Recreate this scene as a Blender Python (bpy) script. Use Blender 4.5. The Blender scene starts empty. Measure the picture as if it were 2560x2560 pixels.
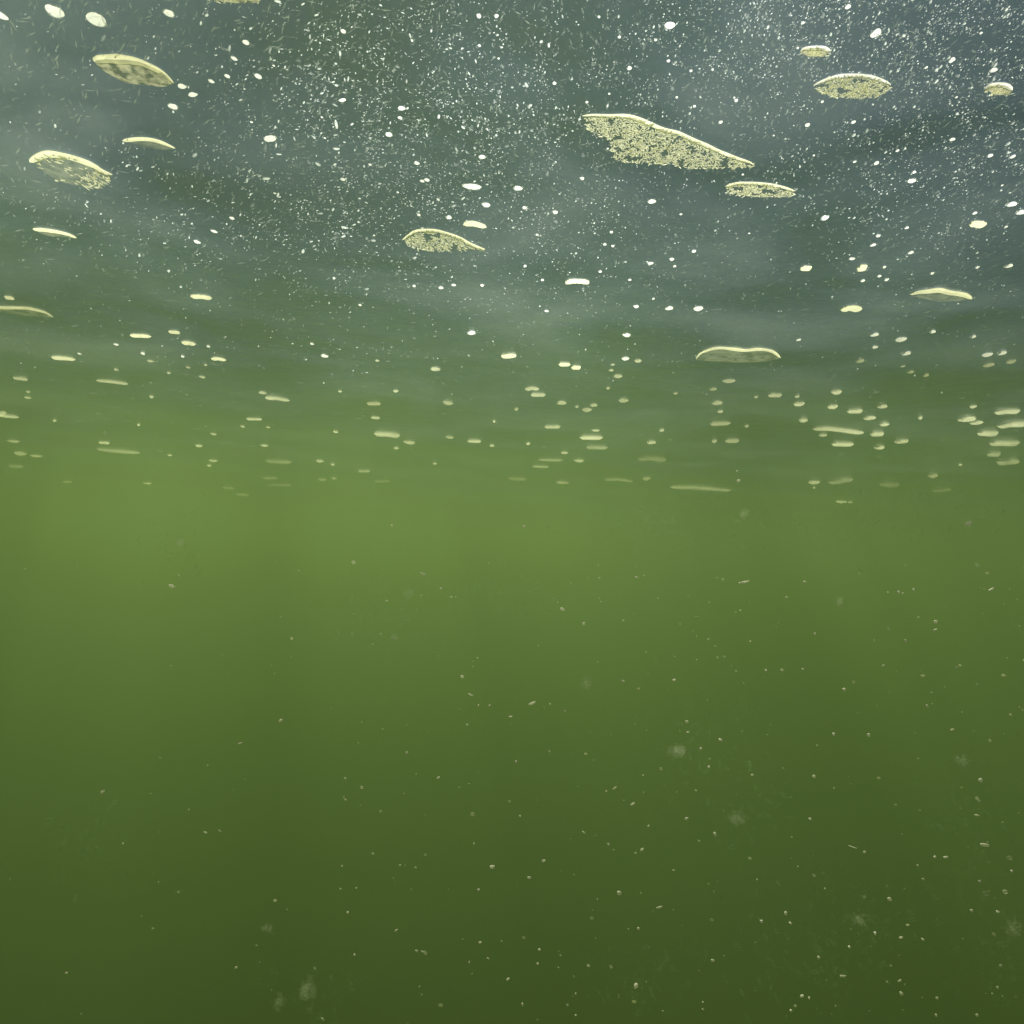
import bpy, bmesh, math, random
from mathutils import Vector, Matrix, noise

# ------------------------------------------------------------------ camera, sky, sun, exposure
S = bpy.context.scene
COL = S.collection
rad = math.radians
DEPTH = 0.35                      # the camera hangs 35 cm under the surface
FPX, PW = 1828.0, 2560.0          # focal length in photo pixels, photo width
CAM_LOC = Vector((0, 0, -DEPTH))
ROLL, PITCH = rad(2.4), rad(4.6)
CAM_ROT = Matrix.Rotation(rad(90) + PITCH, 3, 'X') @ Matrix.Rotation(ROLL, 3, 'Z')
cd = bpy.data.cameras.new('camera')
cd.sensor_width = 36; cd.sensor_fit = 'HORIZONTAL'
cd.lens = 36 * FPX / PW
cd.clip_start, cd.clip_end = 0.01, 500
cam = bpy.data.objects.new('camera', cd)
cam.matrix_world = Matrix.Translation(CAM_LOC) @ CAM_ROT.to_4x4()
COL.objects.link(cam); S.camera = cam

SUN_EL, SUN_AZ = rad(61), rad(-25)        # ahead and to the left, azimuth from +Y towards +X
w = bpy.data.worlds.new('World'); S.world = w; w.use_nodes = True
nt = w.node_tree; nt.nodes.clear()
sky = nt.nodes.new('ShaderNodeTexSky'); sky.sky_type = 'NISHITA'; sky.sun_disc = False
sky.sun_elevation = SUN_EL; sky.sun_rotation = SUN_AZ
bg = nt.nodes.new('ShaderNodeBackground'); bg.inputs['Strength'].default_value = 0.09
wo = nt.nodes.new('ShaderNodeOutputWorld')
nt.links.new(sky.outputs[0], bg.inputs[0]); nt.links.new(bg.outputs[0], wo.inputs[0])
sl = bpy.data.lights.new('sun', 'SUN'); sl.energy = 5.0; sl.angle = rad(0.5); sl.color = (1, 0.955, 0.85)
sun = bpy.data.objects.new('sun', sl); COL.objects.link(sun)
sd = Vector((math.sin(SUN_AZ) * math.cos(SUN_EL), math.cos(SUN_AZ) * math.cos(SUN_EL), math.sin(SUN_EL)))
sun.rotation_euler = sd.to_track_quat('Z', 'Y').to_euler()
S.view_settings.view_transform = 'Standard'; S.view_settings.look = 'None'
S.view_settings.gamma = 1; S.view_settings.use_curve_mapping = False
S.view_settings.exposure = 1.1
cy = S.cycles
cy.volume_bounces = 1; cy.max_bounces = 8; cy.transparent_max_bounces = 80
cy.caustics_reflective = False; cy.caustics_refractive = False
cy.sample_clamp_indirect = 3.0

# ------------------------------------------------------------------ helpers
rng = random.Random(7)

def tag(o, label=None, cat=None, group=None, kind=None):
    if label: o['label'] = label
    if cat: o['category'] = cat
    if group: o['group'] = group
    if kind: o['kind'] = kind
    return o

def link(name, me, mat, parent=None):
    o = bpy.data.objects.new(name, me); COL.objects.link(o)
    if mat is not None and not me.materials: me.materials.append(mat)
    if parent: o.parent = parent
    return o

def mesh(name, vs, fs, smooth=True):
    me = bpy.data.meshes.new(name); me.from_pydata([tuple(v) for v in vs], [], fs)
    if smooth: me.polygons.foreach_set('use_smooth', [True] * len(me.polygons))
    me.update(); return me

class Nodes:
    def __init__(s, name):
        s.m = bpy.data.materials.new(name); s.m.use_nodes = True
        s.t = s.m.node_tree; s.t.nodes.clear(); s.out = s.n('OutputMaterial')
    def n(s, kind, **kw):
        nd = s.t.nodes.new('ShaderNode' + kind)
        for k, v in kw.items():
            if hasattr(nd, k): setattr(nd, k, v)
        return nd
    def put(s, nd, key, v):
        if isinstance(v, bpy.types.NodeSocket): s.t.links.new(v, nd.inputs[key])
        else: nd.inputs[key].default_value = v
    def ramp(s, fac, stops):
        r = s.n('ValToRGB'); s.put(r, 0, fac)
        e = r.color_ramp.elements
        while len(e) < len(stops): e.new(0.5)
        for q, (p, c) in zip(e, stops):
            q.position = p; q.color = (c, c, c, 1) if isinstance(c, (int, float)) else (*c, 1)
        return r.outputs[0]
    def mix(s, f, a, b):
        x = s.n('MixShader'); s.put(x, 0, f); s.put(x, 1, a); s.put(x, 2, b); return x.outputs[0]
    def noise(s, scale, detail=3, rough=0.5, vec=None, dist=0):
        x = s.n('TexNoise'); s.put(x, 'Scale', scale); s.put(x, 'Detail', detail)
        s.put(x, 'Roughness', rough); s.put(x, 'Distortion', dist)
        if vec is not None: s.put(x, 'Vector', vec)
        return x.outputs[0]
    def pos(s): return s.n('NewGeometry').outputs['Position']
    def bump(s, h, strength, dist):
        b = s.n('Bump'); s.put(b, 'Strength', strength); s.put(b, 'Distance', dist); s.put(b, 'Height', h)
        return b.outputs[0]
    def done(s, sh, vol=False): s.t.links.new(sh, s.out.inputs['Volume' if vol else 'Surface']); return s.m

# ------------------------------------------------------------------ pixel -> point on the surface
def ray(px, py):
    return (CAM_ROT @ Vector(((px - 1280) / FPX, (1280 - py) / FPX, -1))).normalized()

DIPS = []                         # (x, y, sigma, depth): where a big air pocket presses the surface down
def height(x, y):
    h = 0.0035 * math.sin(1.9 * x + 3.1 * y + 0.6) + 0.003 * math.sin(-3.3 * x + 4.4 * y + 2.0) \
        + 0.0018 * math.sin(7.1 * x + 5.2 * y + 1.0) + 0.0012 * math.sin(-6.0 * x + 11.0 * y)
    h *= 1 / (1 + 0.02 * (x * x + y * y))
    for (dx, dy, s, a) in DIPS:
        q = ((x - dx) ** 2 + (y - dy) ** 2) / (2 * s * s)
        if q < 8: h -= a * math.exp(-q)
    return h

def hit(px, py, drop=0.0):
    d = ray(px, py)
    t = (-drop - CAM_LOC.z) / d.z if d.z > 1e-3 else 30
    for _ in range(6):
        p = CAM_LOC + d * t
        t += (height(p.x, p.y) - drop - p.z) / d.z
    return CAM_LOC + d * t

def px2m(p, px): return px * (p - CAM_LOC).length / FPX

def resample(pts, n):
    ps = [Vector(p) for p in pts]
    L = [0]
    for a, b in zip(ps, ps[1:]): L.append(L[-1] + (b - a).length)
    out = []
    for i in range(n):
        s = L[-1] * i / (n - 1); k = 0
        while k < len(L) - 2 and L[k + 1] < s: k += 1
        f = (s - L[k]) / max(1e-9, L[k + 1] - L[k])
        p0, p1, p2, p3 = ps[max(k - 1, 0)], ps[k], ps[k + 1], ps[min(k + 2, len(ps) - 1)]
        out.append(0.5 * (2 * p1 + (p2 - p0) * f + (2 * p0 - 5 * p1 + 4 * p2 - p3) * f * f + (3 * p1 - p0 - 3 * p2 + p3) * f ** 3))
    return out

# ------------------------------------------------------------------ materials
def mat_surface():
    N = Nodes('water_surface'); P = N.pos()
    b1 = N.bump(N.noise(26, 4, 0.55, P), 0.3, 0.004)
    lw = N.n('LayerWeight'); N.put(lw, 'Blend', 0.5); N.put(lw, 'Normal', b1)
    # steep rays pass the surface, shallow ones are reflected back down
    T = N.ramp(lw.outputs['Facing'], [(0.20, 0.95), (0.29, 0.05), (0.50, 0.02), (1.0, 0.01)])
    gl = N.n('BsdfGlossy'); N.put(gl, 'Color', N.ramp(lw.outputs['Facing'], [(0.60, (0.08, 0.10, 0.20)), (0.93, (0.88, 0.92, 0.92))])); N.put(gl, 'Roughness', 0.28); N.put(gl, 'Normal', b1)
    tr = N.n('BsdfTransparent'); shaft_mask = N.ramp(N.noise(1.5, 2, 0.5, P, 0.4), [(0.38, (0.40, 0.40, 0.34)), (0.60, (0.95, 0.97, 0.97))])  # made-up patchy transmission, breaks the sunlight below into shafts
    N.put(tr, 'Color', shaft_mask)
    base = N.mix(T, gl.outputs[0], tr.outputs[0])
    mp = N.n('Mapping'); N.put(mp, 'Vector', P); N.put(mp, 'Scale', (1, 1.25, 1)); N.put(mp, 'Rotation', (0, 0, 0.45))
    cloud = N.noise(3.2, 4, 0.5, mp.outputs[0], 0.5)
    tl = N.n('BsdfTranslucent'); N.put(tl, 'Color', N.ramp(cloud, [(0.40, (0.05, 0.09, 0.55)), (0.66, (0.32, 0.38, 0.56))]))
    film = N.ramp(cloud, [(0.38, 0.035), (0.68, 0.12)])  # made-up cloudy film: its pale blotches stand in for soft reflections and glow
    # at a grazing angle the mirror outweighs the film
    fm = N.n('Math', operation='MULTIPLY'); N.put(fm, 0, film); N.put(fm, 1, N.ramp(lw.outputs['Facing'], [(0.66, 1.0), (0.90, 0.15)]))
    return N.done(N.mix(fm.outputs[0], base, tl.outputs[0]))

def mat_cream(name, col, tl=0.55, rough=0.35, alpha=0.0, scale=60, lo=0.8):
    N = Nodes(name); P = N.pos()
    v = N.ramp(N.noise(scale, 3, 0.6, P), [(0.38, tuple(c * lo for c in col)), (0.60, col)])
    bp = N.bump(N.noise(scale * 2, 3, 0.6, P), 0.4, 0.002)
    d = N.n('BsdfPrincipled'); N.put(d, 'Base Color', v); N.put(d, 'Roughness', rough); N.put(d, 'Normal', bp)
    va = N.n('VectorMath', operation='MULTIPLY_ADD'); N.put(va, 0, bp); N.put(va, 1, (0.45, 0.45, 0.45)); N.put(va, 2, (0, 0, -1 if tl > 0.9 else 0))
    vn = N.n('VectorMath', operation='NORMALIZE'); N.put(vn, 0, va.outputs[0])      # normal turned downward on translucent parts, an added brightening of their side walls
    t = N.n('BsdfTranslucent'); N.put(t, 'Color', v); N.put(t, 'Normal', vn.outputs[0])
    sh = N.mix(tl, d.outputs[0], t.outputs[0])
    if alpha > 0:
        sh = N.mix(alpha, sh, N.n('BsdfTransparent').outputs[0])
    return N.done(sh)

def mat_specks(name, col, stops):
    N = Nodes(name); r = N.n('NewGeometry').outputs['Random Per Island']
    a = N.ramp(r, stops)
    d = N.n('BsdfPrincipled'); N.put(d, 'Base Color', (*col, 1)); N.put(d, 'Roughness', 0.3)
    t = N.n('BsdfTranslucent'); N.put(t, 'Color', (*col, 1))
    sh = N.mix(0.8, d.outputs[0], t.outputs[0])
    return N.done(N.mix(a, N.n('BsdfTransparent').outputs[0], sh))

M = dict(
    surface=mat_surface(),
    rim=mat_cream('pale_yellow_rim', (0.96, 0.95, 0.70), 0.97),
    rim_white=mat_cream('white_rim', (0.96, 0.95, 0.90), 0.97),
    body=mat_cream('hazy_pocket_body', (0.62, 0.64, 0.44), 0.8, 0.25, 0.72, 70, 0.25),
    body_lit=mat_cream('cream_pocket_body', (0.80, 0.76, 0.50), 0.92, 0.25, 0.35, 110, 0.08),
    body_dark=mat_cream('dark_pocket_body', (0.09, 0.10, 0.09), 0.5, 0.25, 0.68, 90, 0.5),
    froth=mat_specks('cream_froth', (0.95, 0.94, 0.74), [(0.0, 0.35), (0.5, 1.0)]),
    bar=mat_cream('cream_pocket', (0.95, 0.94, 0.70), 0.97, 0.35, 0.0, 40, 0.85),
    bar_hazed=mat_cream('haze_faded_pocket', (0.92, 0.92, 0.66), 0.97, 0.5, 0.52, 40, 0.85),  # distance haze put into the material as extra transparency
    bar_hazed_far=mat_cream('far_haze_faded_pocket', (0.88, 0.90, 0.62), 0.97, 0.6, 0.74, 40, 0.85),  # the same painted haze, stronger for the farthest bars
    bubble=mat_cream('white_bubble', (0.94, 0.96, 0.93), 0.97, 0.2, 0.0, 80, 0.9),
    specks=mat_specks('bubble_specks', (0.86, 0.92, 0.95), [(0.0, 0.08), (0.55, 0.28), (0.88, 1.0)]),
    slivers=mat_specks('scum_grain_slivers', (0.36, 0.42, 0.38), [(0.0, 0.04), (0.5, 0.16), (1.0, 0.5)]),  # scum wisps, and added strokes for streaky grain
    mote=mat_cream('pale_particle', (0.92, 0.90, 0.74), 0.5, 0.5, 0.2, 300, 0.9),
    floc=mat_cream('soft_floc', (0.72, 0.80, 0.52), 0.5, 0.8, 0.968, 120, 0.6),
    motes=mat_specks('drifting_specks', (0.75, 0.78, 0.55), [(0.0, 0.12), (0.7, 0.4), (0.95, 1.0)]),
    algae=mat_specks('algae_shreds', (0.22, 0.36, 0.16), [(0.0, 0.02), (1.0, 0.08)]),
)

# ------------------------------------------------------------------ data: air pockets (photo pixels)
# big pockets: key, upper (far) edge, lower (near) edge, rim half height, body, froth count, rim material, name for labels, label
BIG = [
 ('lens', [(236,153),(250,147),(300,146),(345,153),(385,170),(412,186),(434,208)], [(236,153),(252,172),(285,192),(320,208),(362,212),(408,217),(434,208)], 8, 'body_lit', 0, 'rim',
  'the smooth cream lens pocket', 'smooth cream lens-shaped air pocket with thick yellow rim and creased middle'),
 ('arc', [(306,352),(325,349),(345,347),(375,348),(405,356),(438,371)], [(320,354),(345,362),(370,370),(410,374),(438,371)], 4.5, 'body', 0, 'rim',
  'the thin tapering arc', 'thin tapering yellow arc-shaped air pocket below the smooth cream lens'),
 ('purse', [(75,405),(95,392),(120,384),(155,387),(200,399),(235,414),(252,425),(281,437)], [(75,405),(92,415),(112,432),(150,453),(190,463),(230,470),(262,466),(281,437)], 7, 'body', 60, 'rim',
  'the purse-shaped hazy pocket', 'purse-shaped hazy air pocket with bent yellow rim and streaky grey-green body'),
 ('cut', [(500,-40),(570,-52),(640,-40),(662,-25)], [(510,-10),(560,4),(610,7),(648,4),(662,-25)], 7, 'body_lit', 30, 'rim',
  'the pale pocket cut by the frame', 'pale cream air pocket cut off by the upper picture border'),
 ('wedge', [(1455,290),(1482,287),(1524,289),(1566,289),(1599,298),(1631,312),(1661,324),(1693,331),(1730,348),(1768,364),(1805,381),(1842,395),(1875,406),(1885,413)],
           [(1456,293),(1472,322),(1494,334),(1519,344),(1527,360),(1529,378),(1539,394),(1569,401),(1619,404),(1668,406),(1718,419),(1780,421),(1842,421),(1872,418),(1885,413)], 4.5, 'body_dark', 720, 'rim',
  'the big frothy wedge', 'biggest air pocket, a slanting wedge packed with cream wriggling froth'),
 ('leaf', [(1813,466),(1830,460),(1855,457),(1908,459),(1954,467),(1987,478)], [(1813,466),(1829,481),(1882,490),(1935,492),(1974,488),(1987,478)], 3.5, 'body_dark', 130, 'rim',
  'the flat frothy leaf', 'flat leaf-shaped frothy air pocket below the tip of the big wedge'),
 ('cap', [(2001,129),(2009,122),(2033,119),(2059,120),(2076,128)], [(2001,129),(2010,137),(2036,141),(2062,137),(2076,128)], 4.5, 'body_lit', 30, 'rim_white',
  'the small white cap', 'small white cap-shaped air pocket above the round-bellied frothy lens'),
 ('dish', [(2034,213),(2059,201),(2092,191),(2132,188),(2172,191),(2205,201),(2227,212)], [(2034,213),(2059,229),(2089,239),(2132,245),(2172,240),(2205,232),(2227,212)], 4, 'body_dark', 230, 'rim_white',
  'the round-bellied frothy lens', 'symmetric frothy lens-shaped air pocket with white rim and round belly'),
 ('button', [(2460,222),(2477,212),(2503,211),(2520,216),(2531,226)], [(2460,222),(2483,233),(2503,238),(2523,233),(2531,226)], 4.5, 'body_lit', 20, 'rim_white',
  'the small creamy button pocket', 'small creamy oval air pocket right of the round-bellied frothy lens'),
 ('fin', [(1006,600),(1021,588),(1041,577),(1081,575),(1114,582),(1147,594),(1177,610),(1212,624)], [(1006,600),(1024,609),(1044,618),(1087,623),(1137,626),(1187,627),(1212,624)], 4.5, 'body_dark', 190, 'rim',
  'the fin-shaped frothy pocket', 'fin-shaped frothy air pocket with yellow-green rim, humped at its left'),
 ('bow', [(1740,897),(1750,883),(1770,874),(1797,869),(1836,872),(1863,875),(1893,872),(1920,875),(1937,882),(1951,895)], [(1742,900),(1775,903),(1840,906),(1900,905),(1951,896)], 5, 'body', 0, 'bar',
  'the long bow-shaped pocket', 'long bow-shaped air pocket with drooping ends over a faint body'),
 ('hump', [(2274,736),(2294,730),(2318,727),(2347,724),(2371,730),(2394,733),(2414,738),(2429,747)], [(2278,740),(2334,752),(2361,754),(2400,752),(2429,748)], 6.5, 'body', 0, 'bar',
  'the double-humped cream bar', 'double-humped thick cream air pocket lying level'),
 ('hook', [(-60,762),(0,768),(40,769),(70,770),(89,774),(113,781),(133,793)], [(-50,772),(20,783),(90,792),(133,795)], 4, 'body', 0, 'rim',
  'the long hooked arc', 'long thin yellow arc entering at the left picture border, hooked down'),
 ('slug', [(82,573),(109,574),(139,578),(172,586),(191,595)], [(88,577),(120,590),(155,592),(191,596)], 5, 'body', 0, 'rim',
  'the slug-shaped pocket', 'slug-shaped yellow air pocket with ragged underside, below the purse-shaped one'),
]
# plain bars: points, half height, optional label
BARS = [
 ([(477,742),(503,741),(530,746)],5,'bright short bar alone right of the long hooked arc'),
 ([(325,839),(350,839),(378,841)],4,None), ([(421,829),(450,831)],4,None), ([(457,858),(472,857),(487,862)],5,None),
 ([(129,894),(160,895),(189,899)],4.5,None), ([(33,945),(68,947)],4.5,None), ([(240,951),(282,954),(321,960)],4,None),
 ([(530,899),(543,896),(565,901)],4,None), ([(12,743),(35,745)],4,None),
 ([(1158,562),(1177,558),(1197,562),(1216,569)],5,'curved yellow sliver just above the tail of the fin-shaped frothy pocket'),
 ([(1253,891),(1290,887)],5.5,None),
 ([(1415,710),(1426,703),(1446,702),(1462,704),(1471,710)],5.5,'bright crescent air pocket with turned-down ends in mid surface'),
 ([(1396,910),(1426,911)],5,None), ([(1428,917),(1452,919)],5.5,None),
 ([(2104,777),(2119,770),(2135,770),(2149,777)],6,'stubby arched cream air pocket left of the double-humped bar'),
 ([(2422,561),(2440,559),(2460,565)],5,'slanted white sliver above the double-humped cream bar'),
 ([(2142,669),(2167,669)],7,None), ([(2001,669),(2028,671)],5,None),
 ([(-14,1036),(48,1043)],4,None), ([(22,1164),(58,1166)],5,None), ([(247,1106),(273,1107)],4,None),
 ([(242,1122),(282,1126),(351,1132)],5,'long slightly bent dull bar floating low at left'),
 ([(616,1047),(655,1048)],4,None), ([(557,1218),(586,1220)],4,None), ([(588,1235),(623,1237)],4,None),
 ([(663,995),(690,995),(724,1002)],5.5,'long tapered cream bar left of the fat brick-like bar'),
 ([(917,1009),(951,1008)],5,None), ([(927,1043),(950,1045)],4,None),
 ([(935,1084),(971,1085),(998,1090)],8,'fat brick-like cream bar in mid left'), ([(1168,1102),(1203,1103)],5,None),
 ([(663,1152),(729,1155)],6,None), ([(657,1195),(693,1194)],4,None), ([(671,1212),(728,1212)],4,None),
 ([(895,1177),(925,1177)],5,None), ([(935,1203),(975,1202)],4,None),
 ([(1315,974),(1330,970),(1346,974)],5,None), ([(1326,986),(1364,987)],5.5,None),
 ([(1361,1067),(1401,1066)],6,None),
 ([(1449,1093),(1507,1094)],7,'wider and duller upper one of two stacked cream bars'), ([(1465,1117),(1519,1119)],6,'brighter lower one of two stacked cream bars'),
 ([(1345,1149),(1408,1150)],4.5,None), ([(1595,1148),(1628,1145),(1663,1151)],7,'fat cream bar above the longest faint bar'),
 ([(1510,1199),(1545,1198),(1581,1204)],5,None),
 ([(1674,1217),(1744,1218),(1827,1226)],6.5,'longest faint bar, fading into the green haze'),
 ([(1774,1059),(1800,1058),(1827,1058)],6,None), ([(1812,1101),(1848,1101)],6,None),
 ([(1270,1195),(1316,1197)],6,None), ([(1330,1165),(1373,1167)],4,None),
 ([(1920,987),(1955,988)],6,None), ([(2117,1028),(2157,1026)],6,None),
 ([(2031,1072),(2069,1071),(2112,1076),(2158,1083)],6,'longest cream bar on the right, level with a slight droop'),
 ([(2175,1084),(2210,1084)],7,None),
 ([(2486,1032),(2516,1028),(2548,1029)],6,None), ([(2498,1067),(2526,1060),(2572,1060)],7,'long cream bar running out of the right picture border'),
 ([(2443,1082),(2495,1083)],7,None), ([(2473,1107),(2549,1107)],8,None),
 ([(2467,1134),(2501,1134)],7,None), ([(2495,1156),(2544,1151)],8,None), ([(2077,1206),(2125,1196)],7,None),
 ([(2200,1209),(2246,1212)],7,None), ([(2331,1226),(2377,1222)],6,None), ([(2079,1109),(2135,1111)],6,None),
 ([(0,1040),(10,1029)],3,None),
]
# bubbles on the surface: x, y, half width, half height
BLOBS = """4,38,9,8 138,27,16,11 242,49,19,12 422,32,10,7 432,265,10,6 615,106,8,6 585,145,7,6 528,202,7,5 568,190,6,5 455,215,10,5 482,236,12,4
645,190,8,7 858,78,7,5 1197,39,6,6 1241,40,5,5 675,346,18,6 856,250,9,3 1004,270,9,5 1000,294,6,4 972,336,9,5 1042,407,7,6 1205,392,9,5 857,448,7,4 1055,452,6,4 1067,449,7,5 1180,466,22,5
1674,64,11,7 1573,170,6,6 1386,208,5,4 1295,470,11,6 1840,250,5,5 1801,305,5,5 1455,445,6,5 2119,17,7,5 2379,150,7,7 2483,175,8,5 2188,83,10,8 2133,305,5,4 2190,407,6,7 2284,430,5,5 2279,451,9,5 2380,348,7,4 2018,312,6,5 2475,388,6,5 2530,391,6,5
493,604,8,6 535,577,8,5 580,545,6,5 1215,511,10,6 1122,543,8,6 1178,831,11,8 1089,922,12,6 812,889,9,5 1102,719,8,5 1134,712,7,4 900,761,5,5 1047,537,5,5 943,901,6,4 780,859,6,4 1205,712,6,6 1035,714,5,6 835,695,4,5
1629,503,10,6 1590,765,8,6 1672,770,10,6 1745,771,11,7 1566,836,10,6 1563,896,9,6 1595,901,9,5 1532,911,6,4 1528,925,7,5 1545,939,11,6 1822,952,15,6 1356,699,5,5 1311,519,7,5 1388,529,8,6 1528,579,5,5 1512,610,5,5 1532,614,5,5 1734,627,6,7 1679,647,7,5 1626,658,8,5 1686,665,5,5 1500,678,5,5 1574,699,5,4 1312,664,5,7 1633,746,4,5 1366,777,6,4
2062,543,9,6 2528,510,10,5 2551,530,10,5 2130,646,8,4 2276,631,7,5 2521,664,8,6 2185,836,9,6 2251,848,11,7 2187,866,8,6 2264,882,9,7 2149,901,9,7 2331,828,7,7 2467,886,10,6 2503,881,9,7 2471,911,9,7 2528,902,9,6 2276,929,7,6 2314,937,7,7 2216,698,6,5 2198,689,5,5 2266,569,5,5 2443,667,5,5 2257,915,5,4 2195,588,6,6 2182,612,7,5 2210,667,4,6 2156,701,6,5 1996,849,6,4 2330,682,5,5 2432,840,6,7 2436,532,5,5
290,860,6,4 357,882,5,6 377,902,8,4 291,923,6,5 457,890,5,5 470,917,6,5 505,941,8,5 514,911,4,6 521,865,5,5 422,932,5,4 199,884,5,3
70,993,7,5 71,979,5,4 33,1102,12,4 51,1132,12,7 91,1139,13,4 533,1084,8,5 497,1114,9,4 533,1151,11,4 523,1162,6,6 606,1065,6,5 424,1137,5,4 379,991,6,6 347,1061,4,6 169,1203,11,4 368,1207,9,4 137,1050,4,6
657,981,9,5 839,1078,8,6 989,977,8,6 850,977,6,5 1023,1104,14,7 991,1119,8,6 1120,1005,14,8 1124,1092,11,5 799,1152,10,5 806,1198,11,5 661,1113,9,4 1087,1158,7,5 670,1067,6,4 1235,1052,4,7 1230,1113,7,6 832,1160,6,6 835,1195,8,5
1404,1006,12,7 1290,1021,7,9 1484,1012,10,6 1467,1024,12,7 1442,1016,6,6 1559,999,12,8 1689,982,7,5 1782,972,9,5 1792,1006,13,8 1447,1150,12,6 1411,1131,9,5 1628,1105,12,6 1654,1074,7,8 1616,1195,10,7 1866,1064,6,7 1785,1101,7,9 1406,1205,18,6 1489,1075,10,4 1320,1108,6,7 1800,1028,8,6 1520,969,6,6 1890,991,6,6
1998,1008,13,7 2091,978,12,8 2082,1015,12,7 2008,1048,10,9 2173,1044,13,7 2211,1059,9,7 2206,1015,9,7 2253,1102,14,7 2417,1046,15,9 2440,1056,12,6 2034,1205,13,6 2102,1253,13,5 2331,1187,9,8 1993,990,7,5 2198,1117,9,8 2057,1086,9,6 2432,1016,8,6 2300,1043,5,8 2125,1254,6,5 2400,1161,4,4 2035,1218,4,4"""
# drifting particles in the open water: x, y, half width, half height
MOTES = """429,1465,11,5 427,1665,4,4 967,1502,5,4 1102,1471,5,3 1155,1692,9,6 1177,1737,6,4 1194,1645,3,3 1196,1763,3,3 1224,1763,3,3 1276,1792,5,5 1017,1881,5,5 1095,1944,4,4 255,1980,10,4 513,2081,5,4 549,2077,5,3 307,2109,4,3 932,2134,5,3 1000,2163,4,4 1196,2224,6,4 869,2281,5,4 1231,2167,9,6 1185,2109,4,4 990,2326,4,4 1041,2377,6,3 1057,2379,4,4 886,2387,4,4 1200,2356,6,4 590,2419,5,4 1220,2396,4,3 1173,2406,3,4 1270,2448,4,5 807,2548,4,4 396,2206,3,3 382,2321,3,3 166,2432,5,3 701,1801,8,4 855,2165,4,3 891,2220,3,3 851,2222,3,3 600,1858,5,3 863,1999,6,3 980,1314,6,5 1057,1434,7,6 1310,1315,7,5 2422,1309,11,9 1843,1178,4,4 1846,1202,5,7 2338,1574,4,4
1591,1443,6,4 1860,1455,11,5 1966,1493,6,3 2247,1480,4,5 2257,1483,3,3 2284,1473,5,4 2478,1473,5,4 2340,1554,7,6 2264,1601,5,6 2037,1584,5,4 1459,1559,7,7 1406,1523,11,8 1558,1702,7,3 1685,1700,8,4 1915,1675,5,4 2007,1672,5,4 2111,1723,6,5 2318,1765,4,5 1717,1804,7,5 1719,1830,4,3 1800,1849,5,6 1752,1871,5,5 1772,1917,5,5 2084,1835,5,5 2172,1837,5,6 1880,1937,5,4 2035,1941,6,7 1537,1970,5,5 1516,1978,4,4 1581,2010,6,5 1716,2046,8,4 1787,2085,5,8 1621,2065,4,4 1460,2081,4,3 1522,2111,4,4 1605,2124,8,5 2461,2112,14,6 2025,2047,6,4 2131,2117,11,3 2161,2130,5,4 2337,2142,5,4 2364,2143,5,5 1359,2152,4,7 1323,2194,7,4 1548,2232,9,7 2308,2198,5,4 2449,2203,5,4 2529,2177,4,4 2224,2248,8,7 2429,2276,5,4 2494,2279,5,4 1964,2283,6,6 1976,2308,5,4 1904,2303,5,5 2188,2333,4,5 2252,2344,4,5 2307,2348,5,4 2123,2367,4,4 1596,2321,5,5 1348,2374,6,4 1344,2409,4,4 1782,2401,7,4 1590,2464,7,9 2108,2440,6,5 2502,2414,5,4 2494,2469,4,4 2023,2495,4,4 2249,2452,4,4 2443,2538,4,4 2343,2495,4,4 2340,2538,4,4 2254,2484,7,5 2005,2490,7,5 1439,2484,3,3 1306,2511,4,5 1419,2513,4,4 1439,2538,4,3 1977,2526,4,4 1757,2523,3,3 1757,2505,3,3 2047,2394,5,5 2451,1950,7,6 2380,1824,4,4 2449,2003,4,4 2441,2038,5,4 1648,2268,7,4 1300,2040,4,4 1290,1904,4,5 1412,1778,4,4 1330,1758,8,6 2012,1454,6,3 2208,1664,4,4 1700,1560,3,3 2392,1668,4,3"""
# soft pale flocs: x, y, radius, label
FLOCS = [(985,1594,13,'pale round soft floc hanging in the open green water'),
 (1467,1710,13,'yellowish round soft floc hanging in mid water'),
 (1697,1880,24,'largest faint ghostly floc among a cloud of algae shreds'),
 (1843,2046,16,'faint round floc at the lower edge of the algae cloud'),
 (2406,1902,13,'grey-green round floc with a dark speck near the right border'),
 (2148,2301,13,'faint ragged floc low in the dark water, lower right'),
 (2535,2321,15,'bluish green floc at the right border of the dark water'),
 (669,2320,12,'faint smudgy floc low in the dark water, lower left'),
 (768,2475,22,'large dim floc close to the bottom picture border'),
 (699,2503,14,'small dim floc left of the large dim one at the bottom'),
 (2101,1504,12,'ragged pale floc just under the fading surface on the right'),
 (450,1357,12,'brownish floc floating just below the fading surface at left'),
 (1020,1484,15,'greyish soft floc right of centre-left in the bright green water'),
 (1860,1285,16,'dim oval floc right below the longest faint bar')]

# ------------------------------------------------------------------ the setting
for b in BIG:
    pts = b[1] + b[2]
    cx = sum(p[0] for p in pts) / len(pts); cyy = sum(p[1] for p in pts) / len(pts)
    c = hit(cx, cyy); a, e = hit(*b[1][0]), hit(*b[1][-1])
    wd = (a - e).length
    DIPS_NEW = (c.x, c.y, max(0.06, wd * 0.62), min(0.006, 0.05 * wd))
    b_dip = DIPS_NEW
    if b[0] in ('lens', 'purse', 'wedge', 'dish', 'fin', 'cut', 'leaf'):
        DIPS.append(b_dip)

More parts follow.
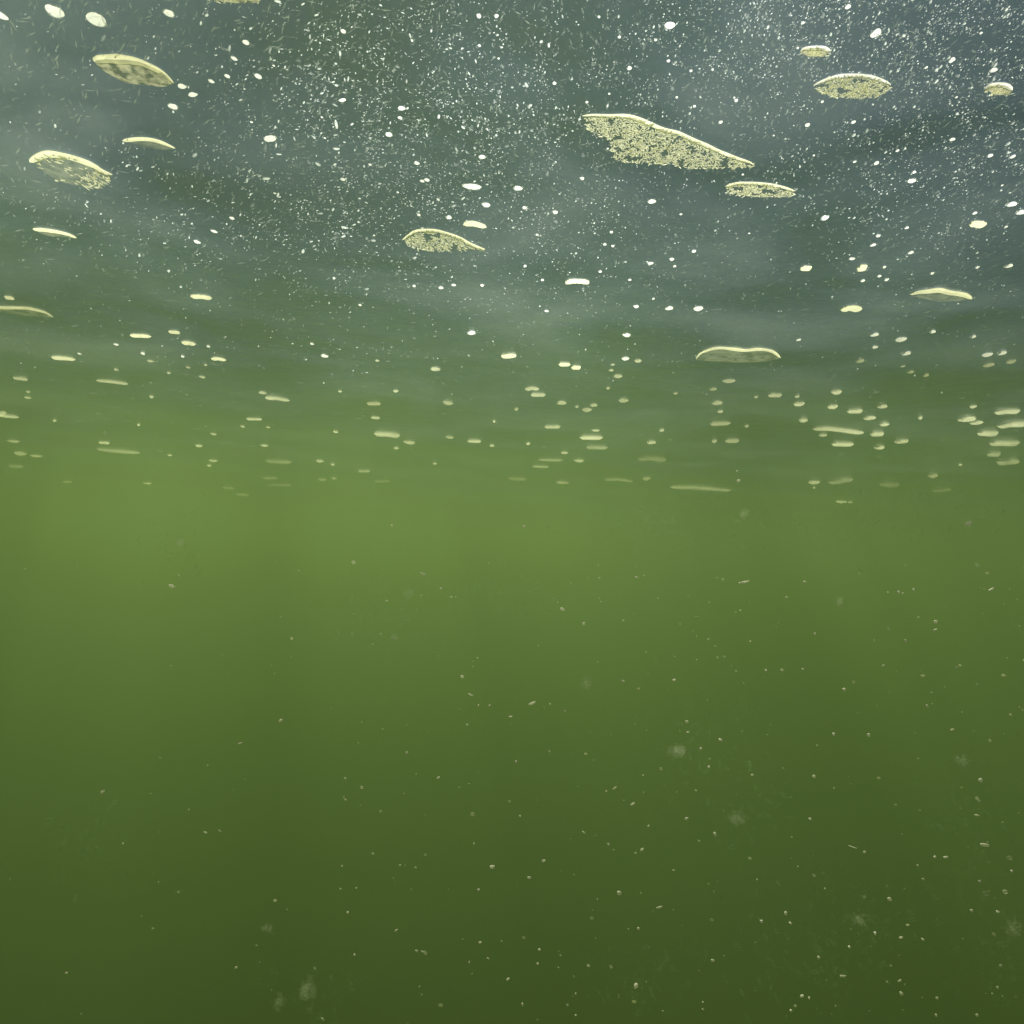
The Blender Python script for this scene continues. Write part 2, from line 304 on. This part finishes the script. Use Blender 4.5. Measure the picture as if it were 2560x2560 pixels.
def axis(n, lim, k):
    return [lim * math.sinh(k * (2 * i / n - 1)) / math.sinh(k) for i in range(n + 1)]
NX, NY = 260, 260
xs = axis(NX, 40, 6.0); ys = axis(NY, 40, 6.0)
vs = [(x, y + 0.6, height(x, y + 0.6)) for y in ys for x in xs]
fs = [(j * (NX + 1) + i, j * (NX + 1) + i + 1, (j + 1) * (NX + 1) + i + 1, (j + 1) * (NX + 1) + i) for j in range(NY) for i in range(NX)]
tag(link('water', mesh('water', vs, fs), M['surface']), 'grey-green rippled underside of the water surface', kind='structure')

BED = -4.0
N = Nodes('lake_mud'); P = N.pos()
c = N.ramp(N.noise(1.3, 6, 0.6, P), [(0.3, (0.03, 0.035, 0.02)), (0.7, (0.07, 0.07, 0.04))])
d = N.n('BsdfPrincipled'); N.put(d, 'Base Color', c); N.put(d, 'Roughness', 0.95)
N.put(d, 'Normal', N.bump(N.noise(9, 5, 0.6, P), 0.6, 0.05))
mud = N.done(d.outputs[0])
n = 70
vs = [(-40 + 80 * i / n, -40 + 80 * j / n, BED + 0.35 * noise.noise(Vector((i * 0.21, j * 0.21, 1.7)))) for j in range(n + 1) for i in range(n + 1)]
fs = [(j * (n + 1) + i, j * (n + 1) + i + 1, (j + 1) * (n + 1) + i + 1, (j + 1) * (n + 1) + i) for j in range(n) for i in range(n)]
tag(link('ground', mesh('ground', vs, fs), mud), 'dark muddy lake bed far below in the murk', kind='structure')

# the murk: one closed box of even density round camera, surface and lake bed
N = Nodes('murky_water')
pv = N.n('VolumePrincipled')
N.put(pv, 'Color', (0.198, 0.296, 0.116, 1)); N.put(pv, 'Density', 0.60); N.put(pv, 'Anisotropy', 0.48)
N.put(pv, 'Absorption Color', (0.05, 0.08, 0.0, 1))
murk = N.done(pv.outputs[0], vol=True)
bm = bmesh.new(); bmesh.ops.create_cube(bm, size=1)
z0, z1 = BED - 1.4, 0.04
for v in bm.verts: v.co = (v.co.x * 84, v.co.y * 84, z0 + (v.co.z + 0.5) * (z1 - z0))
me = bpy.data.meshes.new('haze'); bm.to_mesh(me); bm.free()
tag(link('haze', me, murk), 'murky green water full of fine suspended algae', kind='stuff')

# ------------------------------------------------------------------ shapes
def tube(px_pts, half, taper=0.5, deep=1.3, n=None, seed=0, lean=0.0):
    """a rounded ridge hanging under the surface along a traced edge; returns verts, faces, middle"""
    L = sum(math.dist(a, b) for a, b in zip(px_pts, px_pts[1:]))
    n = n or max(9, min(40, int(L / 7)))
    mid = hit(*px_pts[len(px_pts) // 2])
    hm = px2m(mid, half)
    P = [hit(p.x, p.y, hm * 0.1) for p in resample(px_pts, n)]
    vs, fs, K = [], [], 10
    for i, p in enumerate(P):
        t = (P[min(i + 1, n - 1)] - P[max(i - 1, 0)]); t.z = 0; t.normalize()
        q = Vector((-t.y, t.x, 0))
        u = i / (n - 1)
        r = (max(0.02, 1 - abs(2 * u - 1) ** (2.2 + 4 * (1 - taper)))) ** 0.5
        r *= 1 + lean * (0.8 - 1.6 * u)                     # thicker at its left end
        r *= 1 + 0.22 * noise.noise(Vector((u * L / 30, seed * 7.3, 0.5)))
        for k in range(K):
            a = math.pi * (-1.12 + 1.24 * k / (K - 1))      # open above: the pocket's top is the water surface
            vs.append(p + q * (math.cos(a) * hm * deep * r) + Vector((0, 0, math.sin(a) * hm * r)))
    for i in range(n - 1):
        for k in range(K - 1):
            fs.append((i * K + k, i * K + k + 1, (i + 1) * K + k + 1, (i + 1) * K + k))
    fs.append(tuple(range(K))[::-1]); fs.append(tuple(range((n - 1) * K, n * K)))
    return vs, fs, mid

def place(vs, o): return [Vector(v) - o for v in vs]

ico = bmesh.new(); bmesh.ops.create_icosphere(ico, subdivisions=1, radius=1)
ICO1 = ([v.co.copy() for v in ico.verts], [tuple(v.index for v in f.verts) for f in ico.faces]); ico.free()
ico = bmesh.new(); bmesh.ops.create_icosphere(ico, subdivisions=2, radius=1)
ICO2 = ([v.co.copy() for v in ico.verts], [tuple(v.index for v in f.verts) for f in ico.faces]); ico.free()

def add_blob(vs, fs, c, ax, ay, az, src=ICO1):
    b = len(vs)
    vs.extend(c + ax * v.x + ay * v.y + az * v.z for v in src[0])
    fs.extend(tuple(i + b for i in f) for f in src[1])

def inside(poly, x, y):
    r = False
    for (x0, y0), (x1, y1) in zip(poly, poly[1:] + poly[:1]):
        if (y0 > y) != (y1 > y) and x < (x1 - x0) * (y - y0) / (y1 - y0) + x0: r = not r
    return r

HALF = (ICO1[0], [f for f in ICO1[1] if sum(ICO1[0][i].z for i in f) < 0.6])      # bowls open to the surface above
OCT = ([Vector(v) for v in ((1, 0, 0), (0, 1, 0), (-1, 0, 0), (0, -1, 0), (0, 0, -1))], [(1, 0, 4), (2, 1, 4), (3, 2, 4), (0, 3, 4)])
LAND = []                         # landmarks for the labels: phrase, x, y (photo pixels)

LEAN = dict(lens=0.7, purse=0.35, slug=0.3, arc=0.2)
# ------------------------------------------------------------------ air pockets with body, rim and froth
for si, (key, up, lo, half, bodym, nfroth, rimm, phrase, label) in enumerate(BIG):
    tv, tf, mid = tube(up, half * (0.85 if nfroth > 100 else 0.88), 0.75 - 0.4 * LEAN.get(key, 0), 1.3, seed=si, lean=LEAN.get(key, 0))
    root = bpy.data.objects.new('air_pocket', None); COL.objects.link(root)
    root.location = mid; root.empty_display_size = 0.02
    tag(root, label, 'air pocket', 'air pockets under the water surface')
    allp = up + lo
    LAND.append((phrase, sum(p[0] for p in allp) / len(allp), sum(p[1] for p in allp) / len(allp)))
    hm = px2m(mid, half)
    # body: a shallow closed lens between the far and the near edge
    C, R = 36, 9
    U, Lw = resample(up, C), resample(lo, C)
    vs, fs = [], []
    for layer in (0,):
        for j in range(R):
            v = j / (R - 1)
            for i in range(C):
                p2 = U[i] * (1 - v) + Lw[i] * v
                p = hit(p2.x, p2.y, hm * 0.5)
                e = 4 * v * (1 - v) * math.sin(math.pi * i / (C - 1)) ** 0.5
                wr = 1 + 0.5 * noise.noise(Vector((i * 0.35, j * 0.6, si)))
                p.z += -hm * 0.55 * e * wr if layer == 0 else hm * 0.3 * e
                vs.append(p)
    o2 = R * C
    for j in range(R - 1):
        for i in range(C - 1):
            q = (j * C + i, j * C + i + 1, (j + 1) * C + i + 1, (j + 1) * C + i)
            fs.append(q)
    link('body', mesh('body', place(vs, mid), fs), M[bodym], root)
    link('rim', mesh('rim', place(tv, mid), tf), M[rimm], root)
    if nfroth:
        poly = [tuple(p) for p in U] + [tuple(p) for p in reversed(Lw)]
        x0, x1 = min(p[0] for p in poly), max(p[0] for p in poly)
        y0, y1 = min(p[1] for p in poly), max(p[1] for p in poly)
        vs, fs, got = [], [], 0
        spots = []
        nfroth = int(nfroth * 1.5)
        for _ in range(nfroth * 40):
            if got >= nfroth: break
            x, y = rng.uniform(x0, x1), rng.uniform(y0, y1)
            if key == 'purse' and x < 215 and rng.random() < 0.8: continue
            if key == 'cut' and y < -15: continue
            if not inside(poly, x, y - rng.uniform(0, 7)): continue
            if noise.noise(Vector((x / 22, y / 13, si * 3.3))) < -0.28: continue
            if any((x - a) ** 2 + ((y - b) * 1.5) ** 2 < rng.uniform(6, 24) for a, b in spots): continue
            spots.append((x, y)); got += 1
            p = hit(x, y, hm * 1.3)
            m = px2m(p, 1)
            a = rng.gauss(0, 0.7) + 0.6 * noise.noise(Vector((x / 60, y / 40, 3)))
            el = 1 / max(0.25, (p - CAM_LOC).normalized().z)
            ln = m * rng.uniform(2.0, 8.5); wd = m * rng.uniform(0.8, 2.0)
            ca, sa = math.cos(a), math.sin(a)
            add_blob(vs, fs, p, Vector((ca * ln, sa * ln * el * 0.8, 0)), Vector((-sa * wd, ca * wd * el * 0.8, 0)), Vector((0, 0, wd * 0.6)), HALF)
        fr = link('froth', mesh('froth', place(vs, mid), fs), M['froth'], root)
        fr['kind'] = 'stuff'

# ------------------------------------------------------------------ bars: pockets seen edge-on, one mesh each
SHORT = {'bright short b': 'the lone bright bar', 'curved yellow ': 'the curved yellow sliver', 'bright crescen': 'the bright crescent pocket',
         'stubby arched ': 'the stubby arched pocket', 'slanted white ': 'the slanted white sliver', 'long slightly ': 'the long bent dull bar',
         'long tapered c': 'the long tapered bar', 'fat brick-like': 'the fat brick-like bar', 'wider and dull': 'the upper stacked bar',
         'brighter lower': 'the lower stacked bar', 'fat cream bar ': 'the fat cream bar', 'longest faint ': 'the longest faint bar',
         'longest cream ': 'the longest cream bar', 'long cream bar': 'the bar leaving the frame'}
AUTO = []                         # objects whose label is written from their surroundings
for bi, (pts, half, label) in enumerate(BARS):
    pts2 = resample(pts, 12); pts2 = [tuple(p) for p in pts2]
    tv, tf, mid = tube(pts2, half * 0.9, 0.15, 2.2, seed=100 + bi)
    o = link('air_pocket', mesh('air_pocket', place(tv, mid), tf), M['bar' if pts[0][1] < 920 else ('bar_hazed' if pts[0][1] < 1110 else 'bar_hazed_far')]); o.location = mid
    tag(o, label, 'air pocket', 'bar-shaped air pockets under the surface')
    cx = sum(p[0] for p in pts) / len(pts); cyy = sum(p[1] for p in pts) / len(pts)
    if label: LAND.append((SHORT[label[:14]], cx, cyy))
    else:
        wide = pts[-1][0] - pts[0][0]
        far = cyy > 1140
        AUTO.append((o, cx, cyy, ('faint ' if far else 'cream ') + ('long bar' if wide > 50 else 'short bar')))

# ------------------------------------------------------------------ single bubbles
bases = []
for k in range(7):
    vs = []
    for v in ICO2[0]:
        r = 1 + 0.28 * noise.noise(v * 1.1 + Vector((k * 5.1, 0, 0)))
        z = v.z * r
        vs.append(Vector((v.x * r, v.y * r, z * (0.55 if z > 0 else 1.0))))
    low = [f for f in ICO2[1] if sum(ICO2[0][i].z for i in f) / 3 < 0.45]
    bases.append(mesh('air_bubble', vs, low))

def parse(t): return [tuple(float(q) for q in s.split(',')) for s in t.split()]

def oriented(d, ang):
    """a frame whose x axis lies along an image direction and whose z is up"""
    r = CAM_ROT @ Vector((1, 0, 0)); r.z = 0; r.normalize()
    return Matrix.Rotation(ang + math.atan2(r.y, r.x), 3, 'Z')

def bubble(x, y, hw, hh, mat):
    p0 = hit(x, y); el = (p0 - CAM_LOC).normalized().z
    hz = hh * min(1, 0.55 + 0.45 * max(0, 1 - 1.7 * el))
    hy = min(hw * 1.3, max(hw * 0.6, math.sqrt(max(0.05, hh * hh - (hz * math.sqrt(1 - el * el)) ** 2)) / max(el, 0.2)))
    k = 1.0 if hw > 8 else 0.85
    hw, hy, hz = hw * k, hy * k, hz * k
    hm = px2m(p0, hz); p = hit(x, y, -hm * 0.05)
    o = bpy.data.objects.new('air_bubble', rng.choice(bases if y < 900 else hazy)); COL.objects.link(o)
    o.location = p
    tilt = -0.5 if (x < 1100 and y < 620) else rng.gauss(0, 0.15)
    o.rotation_euler = oriented(None, tilt).to_euler()
    o.scale = (px2m(p, hw), px2m(p, hy), hm)
    return o
hazy = []  # bubble copies with the distance haze put into their material
for b in bases:
    h2 = b.copy(); h2.name = 'air_bubble'; h2.materials.append(M['bar_hazed']); hazy.append(h2)
    b.materials.append(M['bubble'])

surf = parse(BLOBS)
taken = [(s[0], s[1]) for s in surf]
extra = 0
while extra < 40:                 # further single bubbles scattered over the near surface
    x, y = rng.uniform(520, 2540), rng.uniform(20, 620)
    if any((x - a) ** 2 + (y - b) ** 2 < 45 ** 2 for a, b in taken): continue
    if x < 900 and y < 130: continue
    if any(inside([tuple(p) for p in b[1]] + [tuple(p) for p in reversed(b[2])], x, y) for b in BIG): continue
    s = rng.uniform(2.3, 3.4); surf.append((x, y, s * rng.uniform(1, 1.35), s)); taken.append((x, y)); extra += 1
for (x, y, hw, hh) in surf:
    o = bubble(x, y, hw, hh, None)
    tag(o, None, 'bubble', 'single bubbles on the water surface')
    shape = 'oblong' if hw > 1.5 * hh else 'round'
    size = 'large' if hw > 12 else ('small' if hw > 7 else 'tiny')
    AUTO.append((o, x, y, '%s %s %s bubble' % (size, 'pale' if y > 900 else 'white', shape)))

# ------------------------------------------------------------------ specks strewn over the near surface: uncountable
def density(x, y):
    """how thickly the surface is strewn with fine bubbles (photo coordinates)"""
    f = 0.0
    def g(cx, cy, sx, sy, a): return a * math.exp(-((x - cx) / sx) ** 2 - ((y - cy) / sy) ** 2)
    f += g(2300, 120, 520, 260, 1.0) + g(2000, 60, 400, 220, 0.6) + g(1150, 330, 420, 230, 0.8)
    f += g(900, 520, 450, 180, 0.55) + g(1400, 560, 400, 160, 0.35) + g(2350, 420, 350, 250, 0.5) + g(850, 150, 280, 160, 0.35)
    f += g(1350, 800, 900, 160, 0.10) + g(1500, 330, 900, 420, 0.22) + g(700, 350, 500, 330, 0.22)
    for (cx, cy, sx, sy) in [(1700, 380, 200, 95), (2130, 270, 170, 75), (320, 260, 300, 180), (1110, 600, 120, 70), (1930, 560, 110, 90)]:
        f *= 1 - 0.8 * math.exp(-((x - cx) / sx) ** 2 - ((y - cy) / sy) ** 2)
    return f
vs, fs = [], []
cnt = 0
polys = [[tuple(p) for p in b[1]] + [tuple(p) for p in reversed(b[2])] for b in BIG]
while cnt < 17000:
    x, y = rng.uniform(-150, 2710), rng.uniform(-150, 1000)
    cl = noise.noise(Vector((x / 70, y / 70, 9)))
    if rng.random() > density(x, y) * max(0.1, 0.6 + 1.1 * cl): continue
    if any(inside(q, x, y) for q in polys): continue
    p = hit(x, y); m = px2m(p, 1)
    r = m * min(4.0, 0.6 + rng.expovariate(1 / 0.47))
    p.z -= r * 0.1
    left = max(0, min(1, (1500 - x) / 900))
    st = 1 + rng.random() * (2.4 * left + 0.5)
    ang = -0.55 * left + rng.gauss(0, 0.25 + 0.9 * (1 - left))
    ca, sa = math.cos(ang), math.sin(ang)
    # the slant is laid out on the surface itself, stretched along its depth
    el = 1.7
    add_blob(vs, fs, p, Vector((ca * r * st, sa * r * st * el, 0)), Vector((-sa * r, ca * r * 1.2, 0)), Vector((0, 0, r * 0.9)), HALF if r > 1.7 * m else OCT)
    cnt += 1
SPECKS = (vs, fs)
vs, fs = [], []
for _ in range(9000):             # dull slivers: scum wisps plus made-up strokes for compression streaks
    x, y = rng.uniform(-100, 2660), rng.uniform(-100, 1150) 
    if rng.random() < max(0, (y - 500) / 800): continue
    if any(inside(q, x, y) for q in polys): continue
    p = hit(x, y); m = px2m(p, 1)
    left = max(0, min(1, (1500 - x) / 900))
    ang = -0.5 * left + rng.gauss(0, 0.3 + 0.6 * (1 - left)) + (rng.choice((0, 1.2)) if x > 1300 else 0)
    ca, sa = math.cos(ang), math.sin(ang)
    ln, wd = m * rng.uniform(2.5, 8 + 6 * left), m * rng.uniform(0.8, 1.9)
    p.z -= wd * 0.2
    add_blob(vs, fs, p, Vector((ca * ln, sa * ln * 1.9, 0)), Vector((-sa * wd, ca * wd * 1.2, 0)), Vector((0, 0, wd * 0.6)), OCT)
tag(link('scum_grain_slivers', mesh('scum_grain_slivers', vs, fs), M['slivers']), 'dull grey-green slivers of scum and added streaky grain under the water surface', 'scum', kind='stuff')
vs, fs = SPECKS
tag(link('bubble_specks', mesh('bubble_specks', vs, fs), M['specks']), 'fine white bubble specks strewn over the near water surface', 'bubble specks', kind='stuff')

# ------------------------------------------------------------------ drifting particles and flocs
pb = []
for k in range(6):
    vs = [v * (1 + 0.5 * noise.noise(v * 1.4 + Vector((k * 3.7, 1, 0)))) for v in ICO1[0]]
    me = mesh('drifting_particle', vs, ICO1[1]); me.materials.append(M['mote']); pb.append(me)
def under(px, py, dist):
    d = ray(px, py)
    if d.z > 0: dist = min(dist, 0.8 * DEPTH / d.z)
    return CAM_LOC + d * dist
for (x, y, hw, hh) in parse(MOTES):
    p = under(x, y, rng.uniform(0.35, 1.0))
    o = bpy.data.objects.new('drifting_particle', rng.choice(pb)); COL.objects.link(o); o.location = p
    a, b = px2m(p, hw * 0.62), px2m(p, hh * 0.62)
    if rng.random() < 0.25: a *= 1.8; b *= 0.7              # some are slivers
    o.scale = (a, b, b)
    o.rotation_euler = (rng.uniform(-.4, .4), rng.uniform(-.6, .6), rng.uniform(-.3, .3))
    tag(o, None, 'particle', 'pale particles drifting in the water')
    AUTO.append((o, x, y, '%s pale %s particle' % ('small' if hw > 6 else 'tiny', 'oblong' if a > 1.5 * b else 'round')))
for k, (x, y, r, label) in enumerate(FLOCS):
    p = under(x, y, 0.45 + 0.03 * k)
    m = px2m(p, r); vs, fs = [], []
    e = Vector((rng.uniform(.6, 1.3), 1, rng.uniform(.5, 1.2)))
    for q in range(90):
        d = Vector((rng.gauss(0, 1), rng.gauss(0, 1), rng.gauss(0, 1))) * e * 0.48 * m
        u = m * rng.uniform(0.10, 0.26)
        add_blob(vs, fs, d, Vector((u * rng.uniform(.8, 1.6), 0, 0)), Vector((0, u, 0)), Vector((0, 0, u)))
    o = link('algae_floc', mesh('algae_floc', vs, fs), M['floc']); o.location = p
    tag(o, label, 'floc', 'soft flocs drifting in the water')
    LAND.append(('the ' + ' '.join(label.split()[:4 if label.split()[3] in ('floc', 'soft') or label.split()[2] == 'round' else 3]), x, y))

vs, fs = [], []
for k in range(700):
    x = rng.uniform(300, 2600) if rng.random() < 0.85 else rng.uniform(-50, 1200)
    y = rng.uniform(1400, 2600)
    if rng.random() > 0.15 + 0.85 * max(0, min(1, (x - 700) / 1300)): continue
    p = under(x, y, rng.uniform(0.4, 1.6)); m = px2m(p, 1)
    r = m * (0.9 + rng.expovariate(1.4)); 
    add_blob(vs, fs, p, Vector((r * rng.uniform(1, 1.8), 0, 0)), Vector((0, r, 0)), Vector((0, 0, r)))
tag(link('drifting_specks', mesh('drifting_specks', vs, fs), M['motes']), 'finest pale specks drifting through the open water', 'specks', kind='stuff')

vs, fs = [], []
for (cx, cyy, sx, sy, n_) in [(1760,1880,120,110,90),(1860,2030,90,90,70),(2440,2060,110,150,90),(2150,2290,200,130,150),(1600,2450,120,90,90),(2050,2420,150,90,110),
                              (215,2085,80,90,60),(960,1530,110,80,70),(1300,1480,180,50,60),(440,1360,80,90,40),(1750,1290,300,60,110),(2300,1290,220,90,90),(780,2480,100,70,60),(2500,2400,90,160,70)]:
    for _ in range(n_):
        x, y = rng.gauss(cx, sx * 0.6), rng.gauss(cyy, sy * 0.6)
        p = under(x, y, rng.uniform(0.6, 1.3)); m = px2m(p, 1)
        ln, wd = m * rng.uniform(4, 15), m * rng.uniform(1.5, 5)
        a = rng.uniform(0, math.pi)
        X = (CAM_ROT @ Vector((math.cos(a), math.sin(a), rng.uniform(-.5, .5)))).normalized()
        Y = X.cross(Vector((0, 1, 0.1))).normalized(); Z = X.cross(Y)
        add_blob(vs, fs, p, X * ln, Y * wd, Z * wd)
tag(link('algae_shreds', mesh('algae_shreds', vs, fs), M['algae']), 'loose clouds of thin dark green algae shreds in the water', 'algae', kind='stuff')

# ------------------------------------------------------------------ labels from the surroundings
ORD = ['nearest', 'second', 'third', 'fourth', 'fifth', 'sixth', 'seventh', 'eighth', 'ninth', 'tenth', 'eleventh', 'twelfth', 'thirteenth',
       'fourteenth', 'fifteenth', 'sixteenth', 'seventeenth', 'eighteenth', 'nineteenth', 'twentieth']
DIRS = ['right of', 'below right of', 'below', 'below left of', 'left of', 'above left of', 'above', 'above right of']
buckets = {}
for (o, x, y, what) in AUTO:
    ph, lx, ly = min(LAND, key=lambda l: (l[1] - x) ** 2 + (l[2] - y) ** 2)
    dr = DIRS[int(round(math.atan2(y - ly, x - lx) / (math.pi / 4))) % 8]
    buckets.setdefault((what, ph, dr), []).append((math.hypot(x - lx, y - ly), o))
for (what, ph, dr), L in buckets.items():
    L.sort(key=lambda q: q[0])
    for i, (_, o) in enumerate(L):
        if len(L) == 1: o['label'] = '%s %s %s' % (what, dr, ph)
        else: o['label'] = '%s %s %s %s' % (ORD[min(i, 19)], what, dr, ph)
